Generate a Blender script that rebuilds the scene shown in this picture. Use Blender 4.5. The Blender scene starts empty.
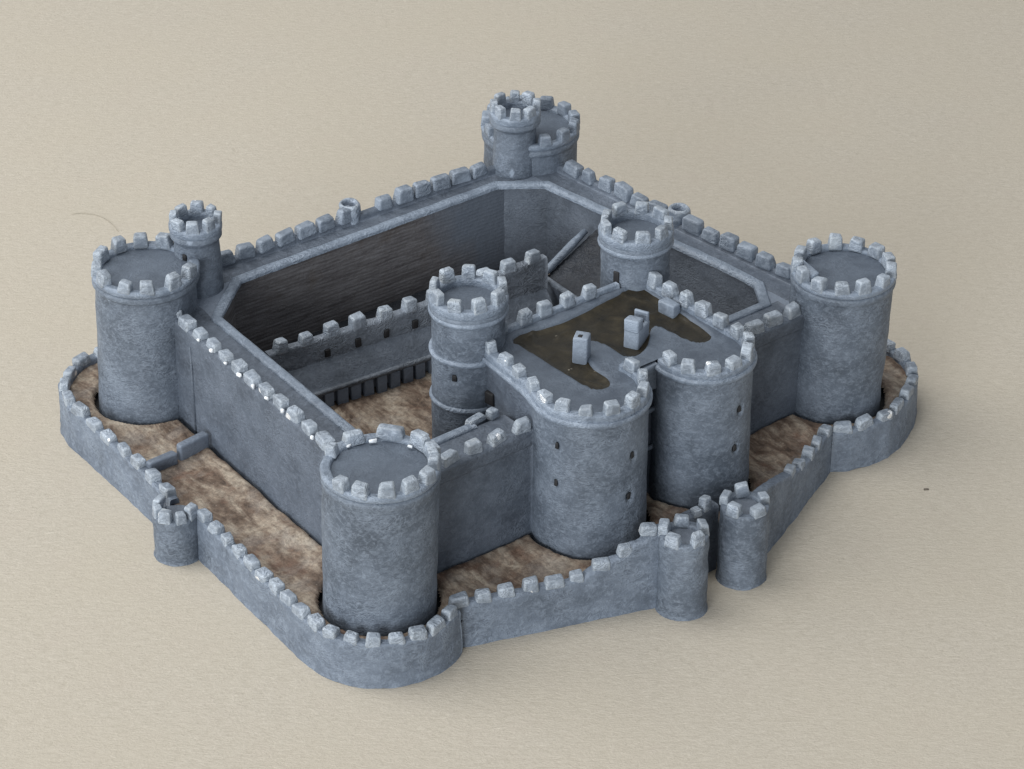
import bpy, bmesh, math, random
import numpy as np
from mathutils import Vector, Matrix, noise

random.seed(11)
S = 0.02            # metres per modelling unit (one unit = one corner-tower diameter, 2 cm)
ZT = 0.42           # height of the ward above the tabletop, in units
C = bpy.context.scene.collection
PI = math.pi

# ------------------------------------------------------------------ materials
def nodes_of(name):
    m = bpy.data.materials.new(name); m.use_nodes = True
    nt = m.node_tree; nt.nodes.clear()
    out = nt.nodes.new('ShaderNodeOutputMaterial'); b = nt.nodes.new('ShaderNodeBsdfPrincipled')
    nt.links.new(b.outputs[0], out.inputs[0])
    g = nt.nodes.new('ShaderNodeNewGeometry')
    mp = nt.nodes.new('ShaderNodeMapping'); mp.inputs['Scale'].default_value = (1/S, 1/S, 1/S)
    nt.links.new(g.outputs['Position'], mp.inputs['Vector'])
    return m, nt, b, mp.outputs[0], g

def nz(nt, co, scale, detail=4, rough=.55, dist=0., stretch=None):
    if stretch:
        mp = nt.nodes.new('ShaderNodeMapping'); mp.inputs['Scale'].default_value = stretch
        nt.links.new(co, mp.inputs['Vector']); co = mp.outputs[0]
    n = nt.nodes.new('ShaderNodeTexNoise'); n.inputs['Scale'].default_value = scale
    n.inputs['Detail'].default_value = detail; n.inputs['Roughness'].default_value = rough
    n.inputs['Distortion'].default_value = dist
    nt.links.new(co, n.inputs['Vector']); return n.outputs['Fac']

def vor(nt, co, scale, feature='DISTANCE_TO_EDGE', stretch=None):
    if stretch:
        mp = nt.nodes.new('ShaderNodeMapping'); mp.inputs['Scale'].default_value = stretch
        nt.links.new(co, mp.inputs['Vector']); co = mp.outputs[0]
    n = nt.nodes.new('ShaderNodeTexVoronoi'); n.feature = feature; n.inputs['Scale'].default_value = scale
    nt.links.new(co, n.inputs['Vector']); return n.outputs['Distance']

def ramp(nt, fac, stops):
    r = nt.nodes.new('ShaderNodeValToRGB'); e = r.color_ramp.elements
    while len(e) < len(stops): e.new(.5)
    for el, (p, c) in zip(e, stops):
        el.position = p; el.color = (*c, 1) if len(c) == 3 else c
    nt.links.new(fac, r.inputs[0]); return r.outputs[0]

def math_(nt, op, a, b=None, clamp=False):
    n = nt.nodes.new('ShaderNodeMath'); n.operation = op; n.use_clamp = clamp
    for i, v in enumerate((a, b)):
        if v is None: continue
        if isinstance(v, (int, float)): n.inputs[i].default_value = v
        else: nt.links.new(v, n.inputs[i])
    return n.outputs[0]

def mix(nt, fac, a, b, mode='MIX'):
    n = nt.nodes.new('ShaderNodeMix'); n.data_type = 'RGBA'; n.blend_type = mode
    if isinstance(fac, (int, float)): n.inputs[0].default_value = fac
    else: nt.links.new(fac, n.inputs[0])
    for i, v in ((6, a), (7, b)):
        if isinstance(v, tuple): n.inputs[i].default_value = (*v, 1)
        else: nt.links.new(v, n.inputs[i])
    return n.outputs[2]

def bump(nt, b, h, strength, dist):
    n = nt.nodes.new('ShaderNodeBump'); n.inputs['Strength'].default_value = strength
    n.inputs['Distance'].default_value = dist * S
    nt.links.new(h, n.inputs['Height']); nt.links.new(n.outputs[0], b.inputs['Normal'])

def stone(name, dark, mid, light, rub=.5, rough=.62, relief=.5, chips=False, edge=1., fine=15):
    """grey-blue painted metal: thin mottled paint, drybrushed raised texture"""
    m, nt, b, co, g = nodes_of(name)
    big = nz(nt, co, 2.2, 3, .6)
    med = nz(nt, co, fine, 3, .6, .6, (1, 1, 1.3))
    worms = nz(nt, co, 9, 2, .5, 1.6, (1, 1, 1.8))
    grain = nz(nt, co, 60, 2, .6)
    patch = nz(nt, co, 3.0, 2, .5)
    ridge = math_(nt, 'SUBTRACT', 1., math_(nt, 'MULTIPLY', math_(nt, 'ABSOLUTE', math_(nt, 'SUBTRACT', worms, .5)), 7., ), True)
    pm = ramp(nt, patch, [(.42, (0, 0, 0)), (.62, (1, 1, 1))])
    base = ramp(nt, big, [(.3, dark), (.52, mid), (.75, tuple(.6*a+.4*c for a, c in zip(mid, light)))])
    base = mix(nt, math_(nt, 'MULTIPLY', ramp(nt, med, [(.45, (0, 0, 0)), (.72, (1, 1, 1))]), rub), base, light)
    hi = math_(nt, 'MULTIPLY', math_(nt, 'MULTIPLY', ridge, pm), rub*.8)
    base = mix(nt, hi, base, light)
    gr = ramp(nt, grain, [(.3, (.88, .88, .88)), (.7, (1.12, 1.12, 1.12))])
    base = mix(nt, 1., base, gr, 'MULTIPLY')
    if edge:     #  paint drybrushed / rubbed along raised edges
        pt = ramp(nt, g.outputs['Pointiness'], [(.51, (0, 0, 0)), (.60, (1, 1, 1))])
        base = mix(nt, math_(nt, 'MULTIPLY', pt, .7*edge), base, tuple(min(.6, c*1.35) for c in light))
    if chips:    # bare metal where paint is knocked off
        cn = nz(nt, co, 5.5, 1, .4)
        ck = ramp(nt, cn, [(.735, (0, 0, 0)), (.745, (1, 1, 1))])
        base = mix(nt, ck, base, (.85, .87, .90))
        nt.links.new(math_(nt, 'MULTIPLY', ck, .4), b.inputs['Metallic'])
        nt.links.new(math_(nt, 'SUBTRACT', rough, math_(nt, 'MULTIPLY', ck, .3)), b.inputs['Roughness'])
    else:
        b.inputs['Roughness'].default_value = rough
    nt.links.new(base, b.inputs['Base Color'])
    b.inputs['Specular IOR Level'].default_value = .45
    h = math_(nt, 'ADD', math_(nt, 'MULTIPLY', med, .8), math_(nt, 'MULTIPLY', math_(nt, 'MULTIPLY', ridge, pm), .7))
    h = math_(nt, 'ADD', h, math_(nt, 'MULTIPLY', grain, .25))
    bump(nt, b, h, relief, .03)
    return m

GREY_D, GREY_M, GREY_L = (.058, .073, .096), (.094, .116, .150), (.205, .242, .300)
M_WALL = stone('painted grey stone', (.054, .067, .089), (.081, .100, .131), (.163, .193, .243), .42, relief=.32)
M_OUTER = stone('painted grey outer stone', (.078, .097, .127), (.123, .151, .196), (.250, .296, .366), .5, relief=.35)
M_TOWER = stone('painted grey tower stone', GREY_D, GREY_M, (.228, .270, .332), .5, relief=.3, fine=19)
M_FLAT = stone('painted grey roof', (.060, .076, .103), (.084, .105, .138), (.135, .165, .21), .35, relief=.25, edge=0, fine=9)
M_EDGE = stone('drybrushed pale edge', (.105, .130, .170), (.150, .184, .236), (.30, .355, .435), .5, .5, .4, edge=.5)
M_MERL = stone('drybrushed merlon', (.096, .119, .156), (.156, .190, .244), (.42, .485, .575), .6, .42, .45, chips=True, edge=.5)

def washed_wall():
    m, nt, b, co, g = nodes_of('dark washed masonry courses')
    sx = nt.nodes.new('ShaderNodeSeparateXYZ'); nt.links.new(co, sx.inputs[0])
    wb = nz(nt, co, 2.0, 2, .5)
    t = math_(nt, 'ADD', math_(nt, 'MULTIPLY', sx.outputs[2], 23.), math_(nt, 'MULTIPLY', wb, .55))
    w = math_(nt, 'MULTIPLY', math_(nt, 'ADD', math_(nt, 'SINE', math_(nt, 'MULTIPLY', t, 2*PI)), 1.), .5)
    brk = nz(nt, co, 3.2, 4, .7, .3, (1, 1, 9))
    spk = nz(nt, co, 16, 3, .7)
    w2 = math_(nt, 'MULTIPLY', w, ramp(nt, spk, [(.36, (.15, .15, .15)), (.6, (1, 1, 1))]))
    c = ramp(nt, brk, [(.32, (.066, .060, .062)), (.5, (.112, .105, .108)), (.68, (.165, .160, .168))])
    c = mix(nt, math_(nt, 'MULTIPLY', w2, .42), c, (.18, .178, .192))
    rust = ramp(nt, nz(nt, co, 2.4, 3), [(.56, (0, 0, 0)), (.70, (1, 1, 1))])
    c = mix(nt, math_(nt, 'MULTIPLY', rust, .45), c, (.080, .062, .048))
    # the brown wash was brushed out towards the far corner, leaving bare grey
    fx = math_(nt, 'ADD', sx.outputs[0], math_(nt, 'MULTIPLY', nz(nt, co, 1.6, 3), 1.0))
    fx = math_(nt, 'ADD', fx, math_(nt, 'MULTIPLY', sx.outputs[2], .45))
    c = mix(nt, ramp(nt, math_(nt, 'MULTIPLY', fx, .4), [(.72, (0, 0, 0)), (.93, (1, 1, 1))]), c, (.115, .136, .170))
    nt.links.new(c, b.inputs['Base Color']); b.inputs['Roughness'].default_value = .6
    bump(nt, b, math_(nt, 'ADD', math_(nt, 'MULTIPLY', w2, .5), spk), .28, .02)
    return m
M_WASH = washed_wall()
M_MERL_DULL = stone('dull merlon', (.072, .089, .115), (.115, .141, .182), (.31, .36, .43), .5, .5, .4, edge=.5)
M_INNER = stone('dull grey inner wall', (.072, .086, .108), (.105, .125, .158), (.18, .21, .255), .4, relief=.3, edge=0)
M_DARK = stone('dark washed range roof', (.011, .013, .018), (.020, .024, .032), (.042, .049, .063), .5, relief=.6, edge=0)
M_HALL = stone('dull ruined masonry', (.066, .078, .096), (.125, .146, .178), (.27, .305, .36), .5, relief=.6)

def earth():
    m, nt, b, co, g = nodes_of('brown earth paint')
    a = nz(nt, co, 1.7, 4, .6, .8); f = nz(nt, co, 5.2, 6, .64, .45, (1.5, .55, 1)); cr = nz(nt, co, 30, 2, .6)
    c = ramp(nt, math_(nt, 'ADD', math_(nt, 'MULTIPLY', a, .4), math_(nt, 'MULTIPLY', f, .6)),
             [(.35, (.044, .028, .020)), (.45, (.130, .092, .068)), (.52, (.225, .178, .138)), (.61, (.36, .31, .25))])
    k = ramp(nt, cr, [(.66, (0, 0, 0)), (.74, (1, 1, 1))])
    c = mix(nt, math_(nt, 'MULTIPLY', k, .35), c, (.43, .385, .32))
    red = ramp(nt, nz(nt, co, 3.4, 4), [(.55, (0, 0, 0)), (.68, (1, 1, 1))])
    c = mix(nt, math_(nt, 'MULTIPLY', red, .55), c, (.135, .070, .046))
    grey = ramp(nt, nz(nt, co, 2.1, 4, .6, 0, (1, 1.3, 2)), [(.52, (0, 0, 0)), (.66, (1, 1, 1))])
    c = mix(nt, math_(nt, 'MULTIPLY', grey, .35), c, (.30, .285, .265))
    fine = nz(nt, co, 21, 5, .75, .3)
    c = mix(nt, 1., c, ramp(nt, fine, [(.36, (.68, .66, .65)), (.5, (1., 1., 1.)), (.66, (1.3, 1.28, 1.25))]), 'MULTIPLY')
    nt.links.new(c, b.inputs['Base Color']); b.inputs['Roughness'].default_value = .62
    b.inputs['Specular IOR Level'].default_value = .4
    bump(nt, b, math_(nt, 'ADD', math_(nt, 'ADD', f, math_(nt, 'MULTIPLY', fine, .7)), math_(nt, 'MULTIPLY', cr, .25)), .45, .04)
    return m
M_EARTH = earth()

def gloss_brown():
    m, nt, b, co, g = nodes_of('glossy dark brown wash')
    a = nz(nt, co, 5, 4, .6)
    c = ramp(nt, a, [(.3, (.011, .009, .005)), (.55, (.025, .020, .011)), (.8, (.052, .042, .024))])
    sp = ramp(nt, nz(nt, co, 14, 1), [(.76, (0, 0, 0)), (.80, (1, 1, 1))])
    c = mix(nt, math_(nt, 'MULTIPLY', sp, .7), c, (.34, .31, .25))
    nt.links.new(c, b.inputs['Base Color']); b.inputs['Roughness'].default_value = .42; b.inputs['Specular IOR Level'].default_value = .35
    bump(nt, b, a, .5, .03)
    return m
M_BROWN = gloss_brown()

def plain(name, col, rough=.7):
    m, nt, b, co, g = nodes_of(name)
    a = nz(nt, co, 20, 3)
    nt.links.new(ramp(nt, a, [(.3, tuple(c*.75 for c in col)), (.7, tuple(c*1.25 for c in col))]), b.inputs['Base Color'])
    b.inputs['Roughness'].default_value = rough
    return m
M_HOLE = plain('opening shade black', (.012, .012, .014))  # black stands in for shade inside openings, also backs the ground gaps
M_FLECK = plain('bright fleck', (.66, .69, .73), .35)
M_HAIR = plain('pale brown fibre', (.30, .27, .21))
M_SPECK = plain('dark crumb', (.09, .075, .06))

def paper():
    m, nt, b, co, g = nodes_of('beige laid paper')
    # fibres run across the sheet, roughly along the camera's left-right axis
    mp = nt.nodes.new('ShaderNodeMapping'); mp.inputs['Rotation'].default_value = (0, 0, 0.665)
    nt.links.new(co, mp.inputs['Vector']); co2 = mp.outputs[0]
    fib = nz(nt, co2, 17, 5, .7, .5, (.55, 1.5, 1)); fin = nz(nt, co2, 46, 3, .7, 0, (.7, 1.2, 1))
    big = nz(nt, co, .55, 3, .5); tint = nz(nt, co, 2.2, 3, .6)
    c = ramp(nt, math_(nt, 'ADD', math_(nt, 'MULTIPLY', fib, .55), math_(nt, 'MULTIPLY', fin, .45)),
             [(.33, (.368, .334, .276)), (.5, (.438, .400, .338)), (.68, (.505, .465, .400))])
    c = mix(nt, math_(nt, 'MULTIPLY', ramp(nt, big, [(.35, (0, 0, 0)), (.65, (1, 1, 1))]), .35), c, (.445, .402, .325))
    c = mix(nt, math_(nt, 'MULTIPLY', ramp(nt, tint, [(.5, (0, 0, 0)), (.75, (1, 1, 1))]), .16), c, (.43, .375, .33))
    nt.links.new(c, b.inputs['Base Color']); b.inputs['Roughness'].default_value = .75
    b.inputs['Specular IOR Level'].default_value = .3
    bump(nt, b, math_(nt, 'ADD', fib, math_(nt, 'MULTIPLY', fin, .6)), .35, .035)
    return m
M_PAPER = paper()

# ------------------------------------------------------------------ object helpers
def link(name, me, mats, parent=None):
    o = bpy.data.objects.new(name, me); C.objects.link(o)
    for m in (mats if isinstance(mats, (list, tuple)) else [mats]): me.materials.append(m)
    if parent: o.parent = parent
    return o

def mesh(verts, faces, smooth=True, midx=None):
    me = bpy.data.meshes.new('m')
    me.from_pydata([(x*S, y*S, (z+ZT)*S) for x, y, z in verts], [], faces)
    if smooth: me.polygons.foreach_set('use_smooth', [True]*len(me.polygons))
    if midx: me.polygons.foreach_set('material_index', midx)
    me.validate(); me.update()
    return me

def wob(x, y, z, k=6., seed=0.):
    return noise.noise(Vector((x*k+seed, y*k-seed, z*k+2*seed)))

def chaikin(p, n=1, closed=False):
    for _ in range(n):
        q = []
        if not closed: q.append(p[0])
        m = len(p) if closed else len(p)-1
        for i in range(m):
            a, b = p[i], p[(i+1) % len(p)]
            q.append(tuple(.75*s+.25*t for s, t in zip(a, b))); q.append(tuple(.25*s+.75*t for s, t in zip(a, b)))
        if not closed: q.append(p[-1])
        p = q
    return p

def resample(p, step, closed=False):
    pts = list(p) + ([p[0]] if closed else [])
    out = []
    for a, b in zip(pts[:-1], pts[1:]):
        L = math.dist(a, b); n = max(1, round(L/step))
        for i in range(n): out.append(tuple(s+(t-s)*i/n for s, t in zip(a, b)))
    if not closed: out.append(pts[-1])
    return out

def round_profile(prof, r=.012):
    """replace each inner corner by a small bevel arc"""
    out = [prof[0]]
    for a, b, c in zip(prof[:-2], prof[1:-1], prof[2:]):
        la, lc = math.dist(a, b), math.dist(b, c)
        k = min(r, la*.45, lc*.45)
        p = tuple(s+(t-s)*k/la for s, t in zip(b, a)); q = tuple(s+(t-s)*k/lc for s, t in zip(b, c))
        mid = tuple(.25*s+.5*t+.25*w for s, t, w in zip(p, b, q))
        out += [p, mid, q]
    out.append(prof[-1]); return out

def normals2(path, closed):
    n = len(path); out = []
    for i in range(n):
        a = path[i-1] if (closed or i > 0) else path[i]
        c = path[(i+1) % n] if (closed or i < n-1) else path[i]
        b = path[i]
        d1 = Vector((b[0]-a[0], b[1]-a[1])); d2 = Vector((c[0]-b[0], c[1]-b[1]))
        if d1.length < 1e-9: d1 = d2
        if d2.length < 1e-9: d2 = d1
        d1.normalize(); d2.normalize()
        n1 = Vector((-d1.y, d1.x)); n2 = Vector((-d2.y, d2.x)); m = n1+n2
        if m.length < 1e-6: m = n1.copy()
        m.normalize(); k = min(1.6, 1/max(.3, m.dot(n1)))
        out.append((m.x*k, m.y*k))
    return out

def sweep(path, prof, closed=False, step=.05, pstep=.06, zfun=None, amp=.004, mfun=None, r=.012, caps=True):
    """sweep a profile [(offset to the left of travel, z)] along a path; zfun(x,y,z)->z"""
    path = resample(path, step, closed); nn = normals2(path, closed)
    prof = resample(round_profile(prof, r), pstep)
    V, F, MI = [], [], []
    for (x, y), (nx, ny) in zip(path, nn):
        for o, z in prof:
            X, Y = x+nx*o, y+ny*o
            Z = zfun(X, Y, z) if zfun else z
            w = amp*wob(X, Y, Z, 5.)+amp*.6*wob(X, Y, Z, 13., 3.)
            V.append((X+nx*w, Y+ny*w, Z+.6*w))
    m = len(prof); n = len(path)
    for i in range(n if closed else n-1):
        for j in range(m-1):
            a, b = i*m+j, ((i+1) % n)*m+j
            F.append((a, a+1, b+1, b))
            MI.append(mfun((prof[j][0]+prof[j+1][0])/2, (prof[j][1]+prof[j+1][1])/2) if mfun else 0)
    if caps and not closed:
        F.append(tuple(range(m))); F.append(tuple((n-1)*m+j for j in reversed(range(m)))); MI += [0, 0]
    return V, F, MI

def join(*parts):
    V, F, MI = [], [], []
    for v, f, mi in parts:
        k = len(V); V += v; F += [tuple(i+k for i in q) for q in f]; MI += mi
    return V, F, MI

def lathe(cx, cy, prof, seg=120, pstep=.04, amp=.006, dents=(), r=.012, closed=False, disc=False):
    prof = resample(round_profile(prof, r), pstep)
    V, F = [], []
    m = len(prof)
    for i in range(seg):
        a = 2*PI*i/seg; ca, sa = math.cos(a), math.sin(a)
        for rr, z in prof:
            x, y = cx+rr*ca, cy+rr*sa
            w = amp*wob(x, y, z, 3.2)+amp*.5*wob(x, y, z, 9., 5.) if rr > 0 else 0
            for da, dz, ww, hh, dep in dents:
                d = (a-da+PI) % (2*PI)-PI
                t = math.hypot(d*rr/ww, (z-dz)/hh)
                if t < 1: w -= dep*min(1, 2.2*(1-t))
            V.append((cx+(rr+w)*ca, cy+(rr+w)*sa, z+.4*w))
    for i in range(seg):
        for j in range(m-1):
            a, b = i*m+j, ((i+1) % seg)*m+j
            F.append((a, b, b+1, a+1))
    if disc: F.append(tuple(i*m+m-1 for i in range(seg)))
    return V, F, [0]*len(F)

def obj(name, vf, mats, parent, smooth=True):
    return link(name, mesh(vf[0], vf[1], smooth, vf[2] if any(vf[2]) else None), mats, parent)

def block(cx, cy, z0, w, d, h, ang=0, bev=.02, jit=.012, seed=0, mat=None, name='block', parent=None, segs=2, taper=1.):
    rnd = random.Random(seed)
    bm = bmesh.new(); bmesh.ops.create_cube(bm, size=1)
    for v in bm.verts:
        k = taper if v.co.z > 0 else 1
        v.co = Vector((v.co.x*w*k+rnd.uniform(-jit, jit), v.co.y*d*k+rnd.uniform(-jit, jit), (v.co.z+.5)*h+rnd.uniform(-jit, jit)*.7))
    bmesh.ops.bevel(bm, geom=bm.edges[:]+bm.verts[:], offset=bev, segments=segs, profile=.55, affect='EDGES')
    bmesh.ops.triangulate(bm, faces=[f for f in bm.faces if len(f.verts) > 4])
    R = Matrix.Translation((cx, cy, z0)) @ Matrix.Rotation(ang, 4, 'Z')
    bm.transform(R)
    V = [tuple(v.co) for v in bm.verts]; bm.verts.index_update(); F = [tuple(v.index for v in f.verts) for f in bm.faces]; bm.free()
    vf = (V, F, [0]*len(F))
    if name is None: return vf
    return obj(name, vf, mat, parent)

def bar(points, rad, seg=10, amp=.003):
    """round bar along a 3-d polyline"""
    V, F = [], []
    n = len(points)
    for i, p in enumerate(points):
        a = Vector(points[max(0, i-1)]); b = Vector(points[min(n-1, i+1)]); t = (b-a).normalized()
        up = Vector((0, 0, 1)) if abs(t.z) < .9 else Vector((1, 0, 0))
        s = t.cross(up).normalized(); u = s.cross(t)
        for k in range(seg):
            an = 2*PI*k/seg; rr = rad*(.75 if i in (0, n-1) else 1)
            q = Vector(p)+(s*math.cos(an)+u*math.sin(an))*rr
            w = amp*wob(*q, 8.); V.append((q.x+w, q.y+w, q.z+w))
    for i in range(n-1):
        for k in range(seg):
            a, b = i*seg+k, i*seg+(k+1) % seg
            F.append((a, b, b+seg, a+seg))
    F.append(tuple(reversed(range(seg)))); F.append(tuple((n-1)*seg+k for k in range(seg)))
    return V, F, [0]*len(F)

# ------------------------------------------------------------------ the thing
castle = bpy.data.objects.new('miniature_castle', None); C.objects.link(castle)
castle.empty_display_size = .01
castle['label'] = 'small grey-blue painted metal castle with crenellated round towers and brown wards'
castle['category'] = 'miniature castle'

# merlons: each is remembered first; the hundred that show largest become parts of their wall or tower
MER = []      # (parent, x, y, z, angle, w, d, h)
CAM = Vector((-15.39, -19.98, 15.91))
def merlon(parent, x, y, z, ang, w=.15, d=.10, h=.17, vis=1.):
    MER.append((parent, x, y, z, ang, w, d, h, vis))

def ring_merlons(parent, cx, cy, r, z, n, a0=0., w=.15, d=.10, h=.17, skip=(), vis=1.):
    for i in range(n):
        if i in skip: continue
        a = a0+2*PI*i/n+random.uniform(-.03, .03)
        merlon(parent, cx+r*math.cos(a), cy+r*math.sin(a), z, a+PI/2, w*random.uniform(.9, 1.1), d, h*random.uniform(.92, 1.08), vis)

def path_merlons(parent, path, n, z, off=0., w=.15, d=.10, h=.17, zfun=None, t0=.5, skip=(), vis=1.):
    P = resample(path, .01); L = [0]
    for a, b in zip(P[:-1], P[1:]): L.append(L[-1]+math.dist(a, b))
    for i in range(n):
        if i in skip: continue
        s = L[-1]*(i+t0)/n; k = min(len(P)-2, next((j for j in range(len(L)-1) if L[j+1] >= s), len(L)-2))
        k = max(2, min(len(P)-4, k))
        a, b = P[k-2], P[k+3]; an = math.atan2(b[1]-a[1], b[0]-a[0])
        x, y = P[k][0]-math.sin(an)*off, P[k][1]+math.cos(an)*off
        zz = zfun(x, y, z) if zfun else z
        merlon(parent, x, y, zz, an, w*random.uniform(.82, 1.12), d*random.uniform(.9, 1.1), h*random.uniform(.82, 1.1), vis)

# ------------------------------------------------------------------ round corner towers
FT, LT, RT, BT = (-2.93, -2.1), (-2.715, 2.235), (2.82, -2.08), (2.43, 2.42)
def leaned(vf, l):
    """the casting's towers lean a hair to one side"""
    return [(x+.787*l*z, y-.617*l*z, z) for x, y, z in vf[0]], vf[1], vf[2]
def tower(c, nm, a0, skip=(), vis=1., rb=.53, rt=.505, rp=.535, l=0., dz=0.):
    cx, cy = c
    zt = 1.40+dz
    body = [(rb+.005, -.14), (rb, .02), (rb-.004, .3), (rt+.004, .8), (rt, zt-.10), (rt+.004, zt-.065), (rp-.004, zt-.04), (rp-.004, zt), (rp-.02, zt+.02), (rp-.10, zt+.02)]
    t = obj('round_tower', leaned(lathe(cx, cy, body, 150, .03, .008), l), M_TOWER, castle)
    par = [(rp-.10, zt+.015), (rp-.02, zt+.015), (rp, zt+.04), (rp, zt+.075), (rp-.018, zt+.095), (rp-.085, zt+.09), (rp-.10, zt+.075), (rp-.105, zt+.02)]
    obj('parapet', leaned(lathe(cx, cy, par, 120, .03, .011), l), M_EDGE, t)
    obj('roof', leaned(lathe(cx, cy, [(rp-.07, zt+.05), (rp-.11, zt+.053), (.25, zt+.06), (.05, zt+.064)], 72, .04, .005, disc=True), l), M_FLAT, t)
    cx, cy = cx+.787*l*zt, cy-.617*l*zt
    ring_merlons(t, cx, cy, rp-.06, zt+.06, nm, a0, .155, .115, .145, skip, vis)
    return t, cx, cy, zt

tF, fx, fy, fz = tower(FT, 14, math.radians(-119), skip=(6, 7, 8, 9, 10, 11), rb=.528, rt=.532, rp=.548, l=.03)
for (a, w, h) in ((118, .13, .12), (84, .21, .13), (44, .27, .13), (0, .16, .15), (-28, .14, .15)):
    an = math.radians(a); merlon(tF, fx+.485*math.cos(an), fy+.485*math.sin(an), fz+.06, an+PI/2, w, .11, h)
tower(LT, 12, math.radians(-118), skip=(3,), rb=.522, rt=.507, rp=.545, l=.035, dz=.03)
tR = tower(RT, 13, math.radians(-136), rb=.512, rt=.512, rp=.532, l=.03)[0]
tB_ = tower(BT, 13, math.radians(-27), vis=.9, rt=.515, rp=.545, dz=-.05)[0]
block(2.52, -1.90, 1.44, .13, .34, .09, math.radians(-12), .02, .01, 4, M_EDGE, 'stair_hood', tR)

def turret(c, rbody, rpar, zb, zp, n, name, a0, rings=(), wm=.125, hm=.14, slits=(), vis=1.):
    cx, cy = c
    body = [(rbody+.02, -.05), (rbody+.01, .3), (rbody, zp-.06), (rpar-.005, zp-.01), (rpar-.01, zp+.05), (rbody-.06, zp+.05)]
    body[0] = (rbody+.02, zb)
    body[1] = (rbody+.01, (zb+zp)/2)
    dents = [(a, z, .05, .06, .03) for a, z in slits]
    t = obj(name, lathe(cx, cy, body, 110, .03, .007, dents), M_TOWER, castle)
    par = [(rpar-.12, zp+.04), (rpar-.01, zp+.04), (rpar, zp+.06), (rpar, zp+.115), (rpar-.015, zp+.135), (rpar-.085, zp+.135), (rpar-.10, zp+.12), (rpar-.105, zp+.05)]
    obj('parapet', lathe(cx, cy, par, 90, .03, .009), M_EDGE, t)
    obj('roof', lathe(cx, cy, [(rpar-.07, zp+.055), (rpar-.11, zp+.06), (.03, zp+.068)], 60, .04, .003, disc=True), M_FLAT, t)
    for z in rings:
        pr = [(rbody-.02, z-.028), (rbody+.028, z-.024), (rbody+.036, z), (rbody+.024, z+.026), (rbody-.02, z+.03)]
        obj('string_course', lathe(cx, cy, pr, 100, .02, .005, r=.006), M_EDGE, t)
    ring_merlons(t, cx, cy, rpar-.055, zp+.105, n, a0, wm, .09, hm, vis=vis)
    for a, z in slits:
        block(cx+(rbody-.012)*math.cos(a), cy+(rbody-.012)*math.sin(a), z-.035, .045, .02, .07, a+PI/2, .004, .003, 3, M_HOLE, 'arrow_slit', t, 1)
    return t
TL, TB = (-2.055, 2.205), (2.07, 2.24)
turret(TL, .230, .272, .9, 1.70, 8, 'stair_turret', math.radians(-128), slits=[(math.radians(-158), 1.52)])
turret(TB, .228, .282, .9, 1.67, 8, 'stair_turret', math.radians(-128), vis=.9)
T1, T2 = (-.95, -.885), (1.17, -.855)
t1 = turret(T1, .355, .385, -.05, 1.87, 9, 'gatehouse_turret', math.radians(-109), rings=(1.85, 1.42, .90), wm=.15, hm=.15,
            slits=[(math.radians(-151), 1.25)])
t2 = turret(T2, .345, .375, -.05, 1.87, 9, 'gatehouse_turret', math.radians(-120), rings=(1.85,), wm=.15, hm=.135)

block(T2[0]+.338*math.cos(math.radians(-163)), T2[1]+.338*math.sin(math.radians(-163)), 1.52, .07, .03, .13, math.radians(-73), .012, .006, 9, M_HOLE, 'doorway', t2, 2)
# ------------------------------------------------------------------ gatehouse
D1, R1, D2, R2 = (-.62, -2.33), .55, (.665, -2.46), .485
GL, GR, GB, GZ = -1.13, 1.13, -1.0, 1.46
gate_body = [(-1.10, -2.25), (-.99, GB), (GR, GB), (GR, -2.25)]
blk = sweep([gate_body[i] for i in (0, 1, 2, 3)][::-1], [(0, -.1), (0, GZ-.01)], True, .05, .06, amp=.006, caps=False)
gh = obj('gatehouse', blk, M_WALL, castle)
block(-1.022, -1.32, 1.0, .12, .05, .14, math.radians(95), .012, .008, 5, M_HOLE, 'window', gh, 2)
def a_of(c, p): return math.atan2(p[1]-c[1], p[0]-c[0])
sl1 = [(math.radians(-164), 1.17), (math.radians(-165), .75), (math.radians(-82), 1.02), (math.radians(-86), .58)]
sl2 = [(math.radians(-82), 1.06), (math.radians(-87), .64)]
def dtower(c, r, slits):
    t = obj('gate_tower', lathe(c[0], c[1], [(r+.015, -.12), (r+.01, .0), (r+.003, .6), (r, 1.40), (r, GZ-.01), (r-.05, GZ-.006)], 170, .03, .008,
            [(a, z, .045, .065, .03) for a, z in slits]), M_TOWER, castle)
    for a, z in slits:
        block(c[0]+(r-.012)*math.cos(a), c[1]+(r-.012)*math.sin(a), z-.035, .036, .02, .07, a+PI/2, .01, .008, int(z*50), M_HOLE, 'arrow_slit', t, 2)
    return t
g1 = dtower(D1, R1, sl1); g2 = dtower(D2, R2, sl2)
# outline of the top: left side, round front, gate recess, round front, right side
def arc(c, r, a, b, n=28): return [(c[0]+r*math.cos(math.radians(a+(b-a)*i/n)), c[1]+r*math.sin(math.radians(a+(b-a)*i/n))) for i in range(n+1)]
out1 = [(-1.005, -1.13), (-1.075, -1.88)] + arc(D1, R1+.0, 163, 374)
out2 = arc(D2, R2+.0, 168, 372) + [(GR+.005, -1.12)]
def moulding(path, parent):
    pr = [(.02, GZ-.035), (-.028, GZ-.03), (-.038, GZ), (-.028, GZ+.028), (.02, GZ+.035)]
    obj('string_course', sweep(path, pr, False, .04, .02, amp=.004, r=.006), M_EDGE, parent)
    pp = [(.11, GZ), (-.005, GZ), (-.012, GZ+.02), (-.012, GZ+.08), (0, GZ+.10), (.075, GZ+.10), (.09, GZ+.09), (.10, GZ)]
    obj('parapet', sweep(path, pp, False, .04, .03, amp=.01), M_EDGE, parent)
moulding(out1, g1); moulding(out2, g2)
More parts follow.
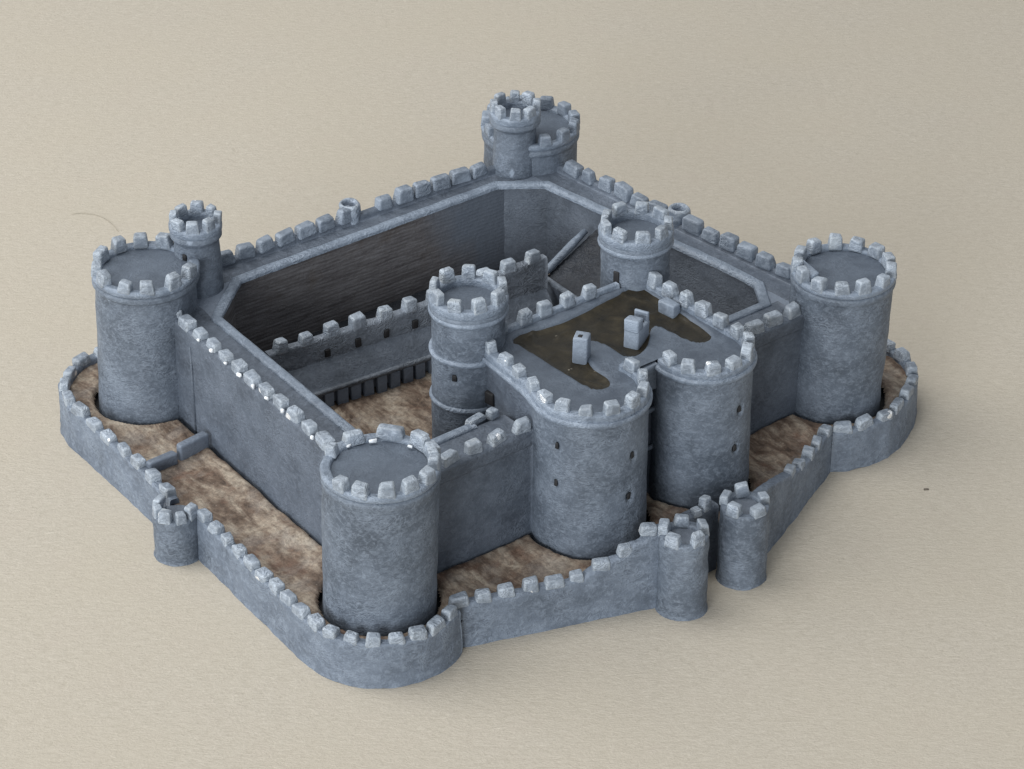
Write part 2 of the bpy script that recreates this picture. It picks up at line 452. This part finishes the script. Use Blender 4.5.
link_path = [(-.11, -2.31), (.22, -2.31)]
obj('parapet', sweep(link_path, [(.12, 1.2), (-.02, 1.2), (-.02, GZ-.01), (.0, GZ+.012), (.10, GZ+.015), (.12, GZ-.02)], False, .03, .03, amp=.008), M_EDGE, gh)
rear = [(GR-.30, GB-.0), (-.72, GB-.0)]
obj('parapet', sweep(rear, [(.02, 1.3), (-.05, 1.3), (-.055, GZ+.06), (-.04, GZ+.08), (.02, GZ+.08), (.03, GZ)], False, .05, .03, amp=.008), M_EDGE, gh)
path_merlons(g1, out1, 12, GZ+.065, .05, .145, .11, .14, t0=.5)
path_merlons(g2, out2, 12, GZ+.065, .05, .145, .11, .14, t0=.5)
for u in (-.66, -.36, -.10, .19, .45): merlon(gh, u, GB+.01, GZ+.045, 0, .15, .10, .145)
# recessed gate passage with two cross bars
for z in (.95, .52): obj('ledge', bar([(-.16, -2.30, z), (.26, -2.30, z+.01)], .032), M_EDGE, gh)
block(.05, -2.262, -.05, .20, .03, .42, 0, .01, .004, 8, M_HOLE, 'gate_door', gh, 1)

POOL = [(-0.65, -1.14), (-0.45, -1.08), (-0.22, -1.16), (0.02, -1.18), (0.43, -1.14), (0.72, -1.10), (0.88, -1.07), (1.0, -1.09), (1.03, -1.17), (1.01, -1.40), (0.98, -1.69), (.99, -1.97), (.97, -2.21), (0.93, -2.29), (0.84, -2.33), (0.74, -2.28), (0.70, -2.08), (0.67, -1.77), (0.56, -1.80), (0.38, -2.00), (0.22, -2.09), (0.10, -2.10), (0.03, -2.00), (0.05, -1.80), (-0.01, -1.60), (-0.11, -1.61), (-0.33, -1.95), (-0.33, -2.28), (-0.42, -2.37), (-0.52, -2.37), (-0.59, -2.26), (-0.61, -1.87), (-0.61, -1.33)]
POOL = chaikin(POOL, 1, True)
def inside(p, poly):
    x, y = p; r = False; j = len(poly)-1
    for i in range(len(poly)):
        xi, yi = poly[i]; xj, yj = poly[j]
        if (yi > y) != (yj > y) and x < (xj-xi)*(y-yi)/(yj-yi)+xi: r = not r
        j = i
    return r
def sdist(p, poly):
    d = 1e9; j = len(poly)-1
    for i in range(len(poly)):
        a, b = poly[j], poly[i]; dx, dy = b[0]-a[0], b[1]-a[1]; L = dx*dx+dy*dy
        t = 0 if L == 0 else max(0, min(1, ((p[0]-a[0])*dx+(p[1]-a[1])*dy)/L))
        d = min(d, math.hypot(p[0]-a[0]-t*dx, p[1]-a[1]-t*dy)); j = i
    return -d if inside(p, poly) else d
def smooth(a, b, x):
    t = max(0, min(1, (x-a)/(b-a))); return t*t*(3-2*t)
def grid(x0, x1, y0, y1, st, keep, zf):
    nx, ny = int((x1-x0)/st)+1, int((y1-y0)/st)+1
    idx = {}; V = []; F = []
    for i in range(nx):
        for j in range(ny):
            x, y = x0+i*st, y0+j*st
            if keep(x, y): idx[i, j] = len(V); V.append((x, y, zf(x, y)))
    for (i, j) in idx:
        q = [(i, j), (i+1, j), (i+1, j+1), (i, j+1)]
        if all(k in idx for k in q): F.append(tuple(idx[k] for k in q))
    return V, F, [0]*len(F)
def in_gate(x, y):
    return (-.96+(y+1.1)*.095 < x < GR-.03 and -2.24 < y < GB-.02) or (-.2 < x < .3 and -2.31 < y < -2.2) or math.hypot(x-D1[0], y-D1[1]) < R1-.03 or math.hypot(x-D2[0], y-D2[1]) < R2-.03
def groof(x, y):
    z = GZ+.035+.006*wob(x, y, 0, 4.)+.004*wob(x, y, 1, 11.)
    z += .05*smooth(-1.16, -1.05, y)*0
    return z-.085*smooth(.012, -.03, sdist((x, y), POOL))
obj('roof', grid(-1.25, 1.3, -2.95, -.95, .022, in_gate, groof), M_FLAT, gh)
def chz(x, y):
    d = sdist((x, y), POOL)
    return GZ-.004+.016*smooth(-.07, .0, d)+.007*wob(x, y, 0, 5.)+.012*max(0, 1-abs(wob(x, y, 5, 2.2))*9)
obj('roof_channel', grid(-.72, 1.1, -2.45, -1.0, .018, lambda x, y: sdist((x, y), POOL) < .02, chz), M_BROWN, gh)
ch = block(-.30, -1.80, GZ-.02, .155, .15, .30, math.radians(38), .018, .008, 21, M_TOWER, 'chimney', gh)
block(-.325, -1.815, GZ+.262, .055, .05, .022, math.radians(38), .006, .003, 2, M_HOLE, 'flue', ch, 1)
cb = join(block(.33, -1.87, GZ-.02, .26, .15, .22, math.radians(25), .018, .008, 31, None, None),
          block(.265, -1.90, GZ+.17, .12, .15, .13, math.radians(25), .018, .006, 32, None, None),
          block(.43, -1.825, GZ+.17, .035, .15, .12, math.radians(25), .012, .004, 33, None, None))
ch2 = obj('chimney', cb, M_TOWER, gh)
block(.37, -1.852, GZ+.196, .07, .09, .012, math.radians(25), .004, .002, 2, M_HOLE, 'flue', ch2, 1)
block(.93, -1.66, GZ-.01, .12, .20, .14, math.radians(8), .018, .01, 41, M_EDGE, 'chimney', gh)

# ------------------------------------------------------------------ curtain walls
ZW = 1.07
def curtain(path, thick, mer, zm=0., filler=(), inner=None, t0=.5, skip=(), string=False, vis=1., h=.14, mw=.20):
    """path runs with the courtyard on its left"""
    lo = -.12
    prof = [(0, lo), (-.0, .5), (.012 if string else 0, .96), (.0 if not string else -.012, .985), (0 if not string else -.012, ZW+.05), (.015, ZW+.075),
            (.085, ZW+.075), (.10, ZW+.05), (.105, ZW), (thick, ZW), (thick, lo)]
    mf = lambda o, z: 1 if (inner and o > thick-.004 and z < ZW-.02) else 0
    v = sweep(path, prof, False, .06, .06, mfun=mf, amp=.006)
    v = join(v, *filler)
    w = obj('curtain_wall', v, [M_WALL, inner or M_INNER], castle)
    path_merlons(w, path, mer, ZW+.045, .064, mw, .12, h, t0=t0, skip=skip, vis=vis)
    return w
def prism(poly, z0, z1, inner_edges=()):
    """closed upright prism; faces on inner_edges take material 1"""
    n = len(poly); V, F, MI = [], [], []
    for i in range(n):
        a, b = poly[i], poly[(i+1) % n]; m = 10
        for k in range(m):
            z, y = z0+(z1-z0)*k/m, z0+(z1-z0)*(k+1)/m
            q = len(V); V += [(*a, z), (*b, z), (*b, y), (*a, y)]; F.append((q, q+1, q+2, q+3)); MI.append(1 if i in inner_edges else 0)
    q = len(V); V += [(*p, z1) for p in poly]; F.append(tuple(range(q, q+n))); MI.append(0)
    return V, F, MI
cL = prism([(-2.31, 1.58), (-1.70, 2.115), (-1.70, 2.44), (-2.68, 2.44), (-2.66, 1.58)], -.1, ZW-.004, (0,))
cB = prism([(2.14, 1.76), (2.49, 1.76), (2.49, 2.37), (1.68, 2.37), (1.68, 2.11)], -.1, ZW-.005, (4,))
cR = prism([(2.49, -1.32), (2.26, -1.67), (2.26, -2.05), (2.80, -2.05), (2.80, -1.32)], -.1, ZW-.004, (0,))
cF = prism([(-2.46, -1.15), (-2.86, -1.15), (-2.86, -2.05), (-2.10, -2.05), (-2.10, -1.64)], -.1, ZW-.004, (4,))
# path direction: courtyard on the left -> counter-clockwise seen from above: R front -> back -> L -> F
wFL = curtain([(-2.67, 1.92), (-2.885, -1.72)], .40, 14, filler=(cF,), inner=M_INNER, t0=.5, h=.12)
wLB = curtain([(2.2, 2.375), (-2.3, 2.455)], .34, 18, filler=(cL,), inner=M_WASH, t0=.35, vis=.8, skip=(0, 1, 8, 17), mw=.215, h=.155)
wBR = curtain([(2.85, -1.75), (2.48, 2.1)], .36, 15, filler=(cB, cR), inner=M_INNER, vis=.8, skip=(7, 14), t0=.5, mw=.212, h=.15)
obj('pilaster', bar([(-2.702, 1.38, -.03), (-2.704, 1.38, .5), (-2.706, 1.38, .98)], .016), M_WALL, wFL)
wF1 = curtain([(-2.52, -2.1), (-1.10, -2.1)], .47, 5, inner=M_INNER, string=True, t0=.62)
wF2 = curtain([(1.10, -2.1), (2.40, -2.1)], .45, 5, inner=M_INNER, string=True, t0=.4)
# hollow bartizans on the two far walls
def bartizan(x, y, parent):
    v = lathe(x, y, [(.10, .95), (.11, 1.12), (.125, 1.18), (.12, 1.27), (.09, 1.29), (.07, 1.265), (.065, 1.21), (.01, 1.20)], 40, .03, .022)
    return obj('bartizan', v, M_MERL, parent)
bartizan(-.03, 2.40, wLB); bartizan(2.655, .17, wBR)
# pale raised kerb along the inner edge of the wall-walk
kerb_path = [(-1.45, -1.64), (-2.10, -1.645), (-2.455, -1.14), (-2.30, 1.58), (-1.70, 2.105), (1.69, 2.10), (2.145, 1.755), (2.245, .97), (2.365, .0), (2.465, -.78), (2.495, -1.31), (2.27, -1.66), (1.55, -1.66)]
kp = [(-.085, ZW-.02), (-.08, ZW+.012), (-.05, ZW+.03), (.015, ZW+.028), (.03, ZW+.01), (.03, ZW-.03)]
obj('walkway_kerb', sweep(kerb_path, kp, False, .05, .02, amp=.005, r=.008), M_EDGE, castle)
# inner faces of the thicker far right wall
bface = [(2.245, .97), (2.365, .0), (2.465, -.78), (2.49, -1.32), (2.77, -1.32), (2.49, 1.76), (2.14, 1.76)]
wBR_in = obj('wall_facing', prism(bface, -.1, ZW-.007, (5, 6)), [M_WALL, M_INNER], wBR, False)

# ------------------------------------------------------------------ buildings in the courtyard
hw0, hw1 = (-1.95, 1.12), (1.38, .80)
hd = Vector((hw1[0]-hw0[0], hw1[1]-hw0[1])).normalized(); hn = Vector((-hd.y, hd.x))
def hz_(x, y, z): return z+(.12*smooth(-.3, 1.4, x) if z > .4 else 0)
hall = obj('hall_wall', sweep([hw0, hw1], [(0, -.1), (0, .70), (.012, .72), (.10, .72), (.11, .70), (.11, -.1)], False, .05, .05, zfun=hz_, amp=.010), M_HALL, castle)
path_merlons(hall, [hw0, hw1], 11, .69, .055, .16, .12, .145, zfun=hz_, t0=.50, vis=.95)
def hp(s, o=0): return (hw0[0]+hd.x*s+hn.x*o, hw0[1]+hd.y*s+hn.y*o)
for s, w, h in ((1.02, .06, .10), (1.36, .055, .10), (1.70, .06, .10), (.66, .06, .09), (2.62, .10, .12)):
    x, y = hp(s, -.004); block(x, y, .50, w, .04, h, math.atan2(hd.y, hd.x), .012, .006, int(s*10), M_HOLE, 'window', hall, 2)
obj('hall_floor', prism([(-2.2, 1.26), (1.36, .93), (1.46, 2.06), (-1.68, 2.06), (-2.2, 1.6)], -.1, .12), M_DARK, castle, False)
# lean-to roof along the foot of the hall wall, ledge and piers below
pA, pB = hp(.0, 0), hp(3.33, 0)
lean = sweep([pA, pB], [(.0, .47), (-.10, .37), (-.185, .245), (-.21, .24), (-.215, .195), (-.17, .19), (-.16, .05), (-.02, .02)], False, .05, .03, amp=.007)
lt = obj('lean_to_roof', lean, M_INNER, castle)
obj('eave', bar([(*hp(.05, -.205), .235), (*hp(1.2, -.205), .232), (*hp(2.3, -.205), .235), (*hp(3.2, -.205), .235)], .026), M_HALL, lt)
for i in range(9):
    x, y = hp(.56+i*.155, -.185); block(x, y, -.05, .112, .06, .25, math.atan2(hd.y, hd.x), .012, .008, i, M_WALL, 'pier', lt)
# sloping-roofed range against the right-hand wall
rr = []
V = [(1.50, .99, .50), (2.36, 1.02, .97), (2.42, -.70, .95), (1.50, -.70, .50)]
rr = []
n1, n2 = 24, 40
RV, RF = [], []
for i in range(n1+1):
    for j in range(n2+1):
        s, t = i/n1, j/n2
        x = 1.48+.93*s; y = .985-.80*t; z = .46+.46*s+.012*wob(x, y, 0, 6)+.006*math.sin(s*2*PI*11)
        RV.append((x, y, z))
for i in range(n1):
    for j in range(n2):
        a = i*(n2+1)+j; RF.append((a, a+1, a+n2+2, a+n2+1))
rng = obj('lean_to_range', (RV, RF, [0]*len(RF)), M_DARK, castle)
obj('wall', prism([(1.48, .2), (2.3, .2), (2.3, .98), (1.48, .98)], -.1, .45, (0, 1, 2, 3)), [M_INNER, M_INNER], rng)
obj('coping', bar([(1.47, .995, .50), (1.6, 1.0, .575), (1.9, 1.01, .74), (2.08, 1.02, .83)], .045), M_EDGE, rng)
obj('coping', bar([(1.47, .995, .50), (1.475, .8, .47), (1.48, .5, .46), (1.48, .2, .46)], .036), M_HALL, rng)

# ------------------------------------------------------------------ outer wall round the ward
def gz(x, y):          # ward rises a little towards the left tower
    return 0.
def oz(x, y, z):
    return z
def outer(path, mer, t0=.5, top=.055, zf=oz, skip=(), th=.13, vis=1., w=.195, h=.115):
    prof = [(0, -ZT), (.006, -ZT+.04), (.02, top-.03), (.03, top), (th-.01, top), (th, top-.03), (th, -.16)]
    o = obj('outer_wall', sweep(path, prof, False, .045, .05, zfun=zf, amp=.010), M_OUTER, castle)
    path_merlons(o, path, mer, top-.035, .080, w, .115, h, zfun=zf, t0=t0, skip=skip, vis=vis)
    return o
# crumbled lumps along the walk of the short front wall
for x, y, w, h in ((-1.40, -1.57, .22, .06), (-1.22, -1.60, .12, .10)): merlon(wF1, x, y, ZW, .2, w, .10, h)
# small bright blocks in the left wall's crenels and on the near tower
def fleck(parent, x, y, z, w, d, h, a, k): block(x, y, z, w, d, h, a, min(w, d, h)*.3, .008, k, M_FLECK, 'bright_fleck', parent, 1)
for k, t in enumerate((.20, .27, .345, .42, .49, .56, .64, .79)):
    y = 1.92-3.64*t; fleck(wFL, -2.67-.215*t-.004, y, ZW+.075, .03, .04*random.uniform(.6, 1.4), .035*random.uniform(.6, 1.4), .1, k)
fleck(tF, -2.93, -1.69, 1.475, .05, .02, .02, .3, 3); fleck(tF, -2.72, -1.765, 1.475, .07, .02, .03, -.5, 4); fleck(tF, -2.51, -2.05, 1.475, .05, .02, .03, -.9, 5)
# travel with the ward on the left (counter-clockwise)
pW = [(-2.55, 3.26), (-2.80, 3.27), (-3.0, 3.24), (-3.2, 3.13), (-3.39, 2.97), (-3.50, 2.76), (-3.56, 2.5), (-3.58, 1.91), (-3.62, .9), (-3.66, .4)]
pFL = [(-3.60, .06), (-3.625, -.25), (-3.74, -1.9)]+arc((-2.93, -2.1), .815, 192, 303, 20)
pG1 = [(-2.53, -2.705), (-1.56, -3.04), (-.55, -3.385)]
pG2 = [(.62, -3.44), (1.5, -3.05), (2.34, -2.66)]
pR = [(2.27, -2.69), (2.42, -2.79), (2.66, -2.85), (2.92, -2.86), (3.15, -2.80), (3.38, -2.70), (3.60, -2.57), (3.80, -2.39), (3.92, -2.16), (3.97, -1.91), (3.94, -1.65), (3.82, -1.40), (3.68, -1.15)]
pBk = [(3.68, -1.15), (3.55, .5), (3.42, 1.9)]+arc((2.5, 2.45), .95, -30, 95, 16)+[(0, 3.25), (-2.0, 3.2), (-2.55, 3.26)]
outer(pW, 12, .5, vis=1.)
outer(pFL, 17, .5, w=.172)
def zg1(x, y, z):
    return z+(.40*(smooth(-1.34, -1.16, x)*.2+smooth(-1.12, -1.0, x)*.2+smooth(-.93, -.82, x)*.28+smooth(-.75, -.65, x)*.32) if z > -.2 else 0)
outer(pG1, 9, .35, zf=zg1, w=.175)
def zg2(x, y, z): return z+(.32*smooth(1.75, .55, x) if z > -.2 else 0)
outer(pG2, 8, .6, zf=zg2, w=.14, h=.11, skip=(0, 1, 2))
outer(pR, 11, .4, top=.05)
outer(pBk, 30, .5, vis=.3)
# small open turret on the left stretch
def open_turret(c, r, top, n, a0, a_from, a_to, name, mw=.13, mh=.15, wall=.10):
    p = arc(c, r, a_from, a_to, 26)
    prof = [(0, -ZT), (.012, -ZT+.03), (.012, top-.03), (.02, top), (wall-.01, top), (wall, top-.03), (wall, -.15)]
    o = obj(name, sweep(p, prof, False, .04, .045, amp=.010), M_TOWER, castle)
    path_merlons(o, p, n, top-.03, .06, mw, .10, mh, t0=a0)
    return o
wt = open_turret((-3.69, .20), .245, .075, 5, .5, 100, 318, 'wall_turret')
obj('floor', lathe(-3.69, .20, [(.20, .0), (.02, .0)], 40, .03, .004, disc=True), M_INNER, wt)
for c in ((-.42, -3.485), (.36, -3.465)):
    t = open_turret(c, .25, .41, 5, .02, 52, 412, 'gate_turret', .15, .13)
    obj('floor', lathe(c[0], c[1], [(.2, .375), (.02, .38)], 40, .03, .004, disc=True), M_INNER, t)
gp = obj('gate_wall', sweep([(-.20, -3.24), (.24, -3.24)], [(0, -ZT), (0, .30), (.02, .33), (.12, .33), (.14, .30), (.14, -.2)], False, .04, .05, amp=.006), M_WALL, castle)
merlon(gp, .10, -3.19, .30, .1, .11, .1, .15); merlon(gp, -.02, -3.2, .30, 0, .10, .1, .08)
block(.02, -3.243, -ZT, .17, .02, .42, 0, .006, .003, 6, M_HOLE, 'gateway', gp, 1)
# two-piece spur wall across the left ward
sp = join(block(-3.33, 1.03, -.05, .34, .085, .17, .04, .03, .01, 5, None, None, segs=3),
          block(-2.95, 1.06, -.04, .36, .085, .205, .10, .028, .012, 6, None, None, segs=3))
obj('spur_wall', sp, M_WALL, castle)

# ------------------------------------------------------------------ ward and courtyard ground
ward_poly = pW + [(-3.86, .35), (-3.84, .05), (-3.62, -.02)] + pFL[1:] + pG1 + [(-.36, -3.2), (.385, -3.2)] + pG2 + pR[1:] + pBk[1:]
ring = [(-2.67, 2.2), (-2.88, -2.08), (-1.0, -2.085), (1.1, -2.085), (2.82, -2.085), (2.62, 2.44), (-2.6, 2.44)]
def foot(x, y):
    d = min(math.hypot(x-c[0], y-c[1])-.535 for c in (FT, LT, RT, BT))
    d = min(d, math.hypot(x-D1[0], y-D1[1])-R1-.012, math.hypot(x-D2[0], y-D2[1])-R2-.012)
    if d > -.1: d = min(d, sdist((x, y), ring))
    return d
WV = {}
def wkeep(x, y):
    d = foot(x, y)
    if d < .016+.014*wob(x, y, 9, 4.) or sdist((x, y), ward_poly) > -.07: return False
    WV[x, y] = d; return True
def wz(x, y):
    d = WV[x, y]
    f = .026*wob(x, y, 0, 2.)+.012*wob(x, y, 2, 6.)+.005*wob(x, y, 4, 14.)
    lift = .03*smooth(.35, .10, d)                    # clumped earth piled towards the walls
    gate = .05*smooth(.35, .15, math.hypot(x-.03, y+2.75))
    return gz(x, y)-.015+f+lift+gate-.05*smooth(.065+.02*wob(x, y, 7, 5.), .02, d)
obj('ward_ground', grid(-4.05, 4.1, -3.7, 3.45, .021, wkeep, wz), M_EARTH, castle)
yard = [(-2.44, -1.12), (-2.08, -1.62), (2.25, -1.64), (2.47, -1.3), (2.2, .9), (2.1, 1.74), (1.68, 2.08), (-1.69, 2.09), (-2.29, 1.57)]
def cz(x, y):
    r = smooth(.25, .7, noise.noise(Vector((x*1.5+.7, y*1.5, 3.))) + .45)
    return .012+.02*wob(x, y, 0, 3.)+(.018+.03*r)*abs(wob(x, y, 3, 11.))+.02*r*wob(x, y, 5, 19.)
obj('courtyard_ground', grid(-2.5, 2.55, -1.7, 2.15, .025, lambda x, y: inside((x, y), yard), cz), M_EARTH, castle)
# black sheet added under the wards, darkens the gaps at the tower bases
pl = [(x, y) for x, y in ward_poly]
obj('gap_backing', ([(x*.975, y*.975, -.11) for x, y in pl], [tuple(range(len(pl)))], [0]), M_HOLE, castle, False)

# ------------------------------------------------------------------ build merlons
def merlon_verts(k):
    rnd = random.Random(100+k)
    bm = bmesh.new(); bmesh.ops.create_cube(bm, size=1)
    for v in bm.verts:
        f = rnd.uniform(.80, .96) if v.co.z > 0 else 1.02
        v.co = Vector((v.co.x*f+rnd.uniform(-.05, .05), v.co.y*f+rnd.uniform(-.05, .05), v.co.z+.5+(rnd.uniform(-.10, .06) if v.co.z > 0 else 0)))
    bmesh.ops.bevel(bm, geom=bm.edges[:]+bm.verts[:], offset=.17, segments=3, profile=.55, affect='EDGES')
    bmesh.ops.triangulate(bm, faces=[f for f in bm.faces if len(f.verts) > 4])
    for v in bm.verts:
        d = Vector(v.co)*3+Vector((k*3.1, 0, 0)); v.co += .035*Vector((noise.noise(d), noise.noise(d+Vector((9, 0, 0))), noise.noise(d+Vector((0, 9, 0)))))
    bm.verts.index_update()
    V = [v.co.copy() for v in bm.verts]; F = [tuple(v.index for v in f.verts) for f in bm.faces]; bm.free()
    return V, F
PROTO = [merlon_verts(k) for k in range(10)]
def merl_mat(x, y, z, ang, w, d, h):
    return (Matrix.Translation((x, y, z)) @ Matrix.Rotation(ang+random.uniform(-.15, .15), 4, 'Z')
            @ Matrix.Rotation(random.uniform(-.09, .09), 4, 'X') @ Matrix.Rotation(random.uniform(-.10, .10), 4, 'Y') @ Matrix.Diagonal((w, d, h, 1)))
order = sorted(range(len(MER)), key=lambda i: -MER[i][8]*MER[i][5]*MER[i][7]**.5/(Vector(MER[i][1:4])-CAM).length)
top = set(order[:100])
rest = ([], [], [])
for i, (par, x, y, z, ang, w, d, h, vis) in enumerate(MER):
    V, F = PROTO[random.randrange(10)]; T = merl_mat(x, y, z, ang, w, d, h)
    W = [tuple(T @ v) for v in V]
    if i in top:
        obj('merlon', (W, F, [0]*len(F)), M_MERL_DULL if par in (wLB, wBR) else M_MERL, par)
    else:
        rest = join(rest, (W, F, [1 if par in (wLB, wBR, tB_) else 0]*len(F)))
st = obj('merlon', rest, [M_MERL, M_MERL_DULL], castle); st['kind'] = 'stuff'
print('merlons', len(MER))

# ------------------------------------------------------------------ tabletop and bits lying on it
TV = []
n = 40
tb = bpy.data.meshes.new('tabletop')
tb.from_pydata([(-1.2, -1.2, 0), (1.2, -1.2, 0), (1.2, 1.2, 0), (-1.2, 1.2, 0)], [], [(0, 1, 2, 3)])
tab = link('tabletop', tb, M_PAPER); tab['kind'] = 'structure'

def loose(name, vf, mat, label, cat):
    o = obj(name, vf, mat, None); o['label'] = label; o['category'] = cat; return o
hz = -ZT+.008
HAIR = [(x, y, hz) for x, y in ((-.98, 6.79), (-.92, 6.76), (-.86, 6.72), (-.76, 6.60), (-.72, 6.41), (-.74, 6.21), (-.77, 6.08))]
hair = chaikin(HAIR, 2)
loose('hair', bar(hair, .0022, 6, 0), M_HAIR, 'thin curved hair lying on the beige paper behind the left tower', 'hair')
loose('crumb', block(2.81, -3.52, -ZT, .05, .02, .012, -.6, .008, .006, 3, None, None), M_SPECK, 'tiny dark crumb on the paper right of the castle', 'crumb')

# ------------------------------------------------------------------ camera
cam = bpy.data.cameras.new('camera'); co = bpy.data.objects.new('camera', cam); C.objects.link(co)
cam.sensor_width = 36; cam.lens = 2900/1024*36; cam.clip_start = .01; cam.clip_end = 20
co.location = (CAM.x*S, CAM.y*S, (CAM.z+ZT)*S)
co.rotation_euler = (PI/2-math.radians(31.95), 0, -math.atan2(.617, .787))
sc = bpy.context.scene; sc.camera = co

# ------------------------------------------------------------------ light: broad soft window light from the left, added front fill, dim room
w = bpy.data.worlds.new('World'); sc.world = w; w.use_nodes = True
w.node_tree.nodes['Background'].inputs[0].default_value = (.92, .96, 1., 1); w.node_tree.nodes['Background'].inputs[1].default_value = .46
def area(name, loc, target, sx, sy, e, col):
    l = bpy.data.lights.new(name, 'AREA'); l.shape = 'RECTANGLE'; l.size = sx; l.size_y = sy; l.energy = e; l.color = col
    o = bpy.data.objects.new(name, l); C.objects.link(o); o.location = loc
    o.rotation_euler = (Vector(target)-Vector(loc)).to_track_quat('-Z', 'Y').to_euler(); return o
# camera-space directions on the table: right = (.787,-.617), away = (.617,.787)
def cs(r, a, z): return (r*.787+a*.617, -r*.617+a*.787, z)
area('window_light', cs(-.84, .08, .50), (0, 0, .01), .7, .55, 4.6, (1, .985, .955))
area('ceiling_light', cs(-.28, .02, .90), (0, 0, 0), .55, .55, 5.0, (1, .98, .94))
area('front_fill_light', cs(-.80, -1.80, .50), (0, 0, 0), 1.0, .75, 33.0, (.95, .98, 1))  # added fill to brighten the front faces, not a real window
sc.view_settings.view_transform = 'Standard'; sc.view_settings.look = 'None'
sc.view_settings.exposure = 0; sc.view_settings.gamma = 1
sc.cycles.filter_width = 1.4
